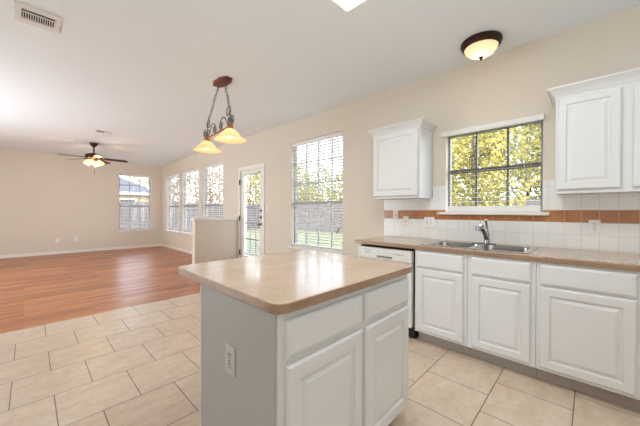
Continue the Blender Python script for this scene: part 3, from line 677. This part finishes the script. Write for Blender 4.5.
# vents
r = thing('ceiling_vent', 'white rectangular ceiling vent at the upper left with dark louvres', 'vent', (0.057, 3.25, H - 0.01))
obj('frame', MB().cells('z', H - 0.012, H - 0.0005, [-0.075, 0.185], [3.105, 3.395], [(-0.038, 0.156, 3.165, 3.318)]), M['grille'], r)
obj('duct_opening', MB().box(-0.037, 0.155, 3.166, 3.317, H - 0.002, H - 0.0006), M['ventdark'], r)
mb = MB()
for k in range(14):
    x = -0.03 + k * 0.0138; mb.box(x, x + 0.005, 3.218, 3.316, H - 0.011, H - 0.0025)
mb.box(-0.037, 0.155, 3.206, 3.217, H - 0.011, H - 0.0025)
obj('louvres', mb, M['grille'], r)
r = thing('ceiling_vent', 'small ceiling vent near the ceiling fan', 'vent', (1.04, 7.0, H - 0.01))
obj('frame', MB().cells('z', H - 0.006, H - 0.0005, [0.90, 1.18], [6.91, 7.08], [(0.925, 1.155, 6.935, 7.055)]), M['grille'], r)
obj('duct_opening', MB().box(0.926, 1.154, 6.936, 7.054, H - 0.002, H - 0.0006), M['ventdark'], r)
mb = MB()
for k in range(9): mb.box(1.043 + k * 0.012, 1.053 + k * 0.012, 6.936, 7.054, H - 0.005, H - 0.0025)
for k in range(2): mb.box(0.926, 1.04, 6.97 + k * 0.04, 6.974 + k * 0.04, H - 0.004, H - 0.0025)
obj('louvres', mb, M['grille'], r)

# ------------------------------------------------------------------ outside
GZ = -0.12
o = struct('ground', MB().box(-30, 60, -20, 60, GZ - 0.2, GZ), M['grass'], 'green lawn of the back yard'); o['category'] = 'lawn'
def fence(ax, p, a0, a1, label):
    c = (p, (a0 + a1) / 2, GZ) if ax == 'x' else ((a0 + a1) / 2, p, GZ)
    r = thing('wooden_fence', label, 'fence', c)
    def bx(mb, a, b, d0, d1, z0, z1):
        if ax == 'x': mb.box(p + d0, p + d1, a, b, z0, z1)
        else: mb.box(a, b, p + d0, p + d1, z0, z1)
    mb = MB(); a = a0
    while a < a1:
        bx(mb, a, a + 0.135, 0, 0.02, GZ + 0.03, 1.72 + rnd.uniform(-0.02, 0.03)); a += 0.145
    obj('pickets', mb, M['fence'], r)
    for z in (0.25, 0.95, 1.5):
        mb = MB(); bx(mb, a0, a1, 0.0205, 0.06, z - 0.045, z + 0.045); obj('rail', mb, M['fence'], r)
    a = a0 + 0.2
    while a < a1:
        mb = MB(); bx(mb, a, a + 0.09, 0.0605, 0.15, GZ + 0.0005, 1.75); obj('post', mb, M['fence'], r); a += 2.4
fence('x', 13.5, -6.0, 21.0, 'weathered wooden fence seen through the tall window and the door')
fence('y', 18.2, -6.0, 13.0, 'weathered wooden fence seen through the far wall window')

def tree(x, y, h, rad, zc, lm, n, label, seed, leafs=0.11, squash=1.0, name='leafy_tree'):
    q = random.Random(seed)
    r = thing(name, label, 'tree', (x, y, GZ), 'trees beyond the fence')
    mb = MB(); mb.tube([(x, y, GZ + 0.001), (x + 0.05, y, zc * 0.5), (x, y + 0.1, zc), (x, y + 0.05, h * 0.9)], [0.16, 0.13, 0.1, 0.03], 10)
    for k in range(6):
        a = k * 1.1; z = zc * (0.6 + 0.1 * k)
        mb.tube([(x, y, z), (x + math.cos(a) * rad * 0.4, y + math.sin(a) * rad * 0.4, z + 0.5), (x + math.cos(a) * rad * 0.75, y + math.sin(a) * rad * 0.75, z + 0.9)], [0.06, 0.04, 0.015], 6)
    obj('trunk', mb, M['bark'], r, True)
    clumps = [(q.uniform(-1, 1), q.uniform(-1, 1), q.uniform(-1, 1)) for _ in range(46)]
    mb = MB(); vs = []; fs = []
    hz = h - zc
    for i in range(n):
        c = q.choice(clumps); s = 0.33
        d = Vector((c[0] * 0.85 + q.gauss(0, s), c[1] * 0.85 + q.gauss(0, s), c[2] * 0.85 + q.gauss(0, s)))
        if d.length > 1.25: d *= 1.1 / d.length
        p = Vector((x + d.x * rad, y + d.y * rad, max(zc + d.z * hz * squash, GZ + 0.2)))
        nrm = Vector((q.gauss(0, 1), q.gauss(0, 1), q.gauss(0, 1))).normalized(); u = nrm.orthogonal().normalized(); w = nrm.cross(u); L = leafs * q.uniform(0.6, 1.3)
        k = len(vs); vs += [p - u * L, p - w * L * 0.55, p + u * L, p + w * L * 0.55]; fs.append((k, k + 1, k + 2, k + 3))
    mb.add(vs, fs); obj('foliage', mb, lm, r)
tree(16.6, 0.2, 8.2, 2.05, 3.8, M['leaf_y'], 9500, 'tall yellow green tree seen at the right of the kitchen window', 1, 0.11)
tree(16.6, 5.6, 8.0, 2.05, 3.6, M['leaf_y'], 9500, 'tall yellow green tree seen at the left of the kitchen window', 2, 0.11)
tree(10.9, 2.9, 5.4, 1.35, 2.8, M['leaf_y'], 6500, 'yellow green tree in front of the fence, seen in the middle of the kitchen window', 3, 0.08)
tree(24.0, 3.2, 11.0, 3.6, 5.0, M['leaf_s'], 9000, 'grey green tree furthest back in the kitchen window', 10, 0.16)
tree(17.0, 12.2, 4.8, 2.0, 2.3, M['leaf_g'], 8500, 'low green tree beyond the fence, seen at the right of the tall window', 4, 0.11)
tree(16.6, 17.4, 5.2, 2.0, 2.5, M['leaf_g'], 8500, 'green tree beyond the fence, seen at the left of the tall window', 5, 0.11)
tree(17.0, 22.8, 6.0, 2.2, 3.0, M['leaf_g'], 8500, 'pale green tree beyond the fence, seen through the glazed door', 6, 0.12)
tree(17.5, 29.0, 7.5, 2.6, 3.6, M['leaf_o'], 5200, 'orange leaved tree seen through the window nearest the half wall', 7, 0.13)
tree(16.5, 36.0, 8.4, 2.9, 4.2, M['leaf_o'], 5200, 'orange leaved tree seen through the window of the row nearest the corner', 8, 0.14)
tree(9.8, 33.5, 9.8, 2.6, 5.6, M['leaf_o'], 5200, 'orange leaved tree above the neighbouring roof in the far window', 9, 0.14)

# neighbour's house beyond the far fence
r = thing('neighbour_house', 'house with grey hipped roof seen through the far wall window', 'house', (1.5, 26.0, GZ))
hw_ = obj('wall', MB().box(-5.0, 5.9, 22.4, 30.0, GZ + 0.001, 2.3), M['siding'], r)
for x in (-1.5, 1.5, 4.6):
    wf = obj('window', MB().box(x - 0.5, x + 0.5, 22.36, 22.399, 0.9, 2.05), M['fascia'], r); obj('pane', MB().box(x - 0.42, x + 0.42, 22.35, 22.359, 0.98, 1.97), M['roof'], wf)
obj('fascia', MB().box(-5.4, 6.3, 22.0, 30.4, 2.3, 2.5), M['fascia'], r)
mb = MB(); mb.add([(-5.5, 21.9, 2.5), (6.4, 21.9, 2.5), (6.4, 30.5, 2.5), (-5.5, 30.5, 2.5), (-1.6, 26.2, 4.9), (2.2, 26.2, 4.9)], [(0, 1, 5, 4), (1, 2, 5), (2, 3, 4, 5), (3, 0, 4), (0, 3, 2, 1)]); obj('roof', mb, M['roof'], r)
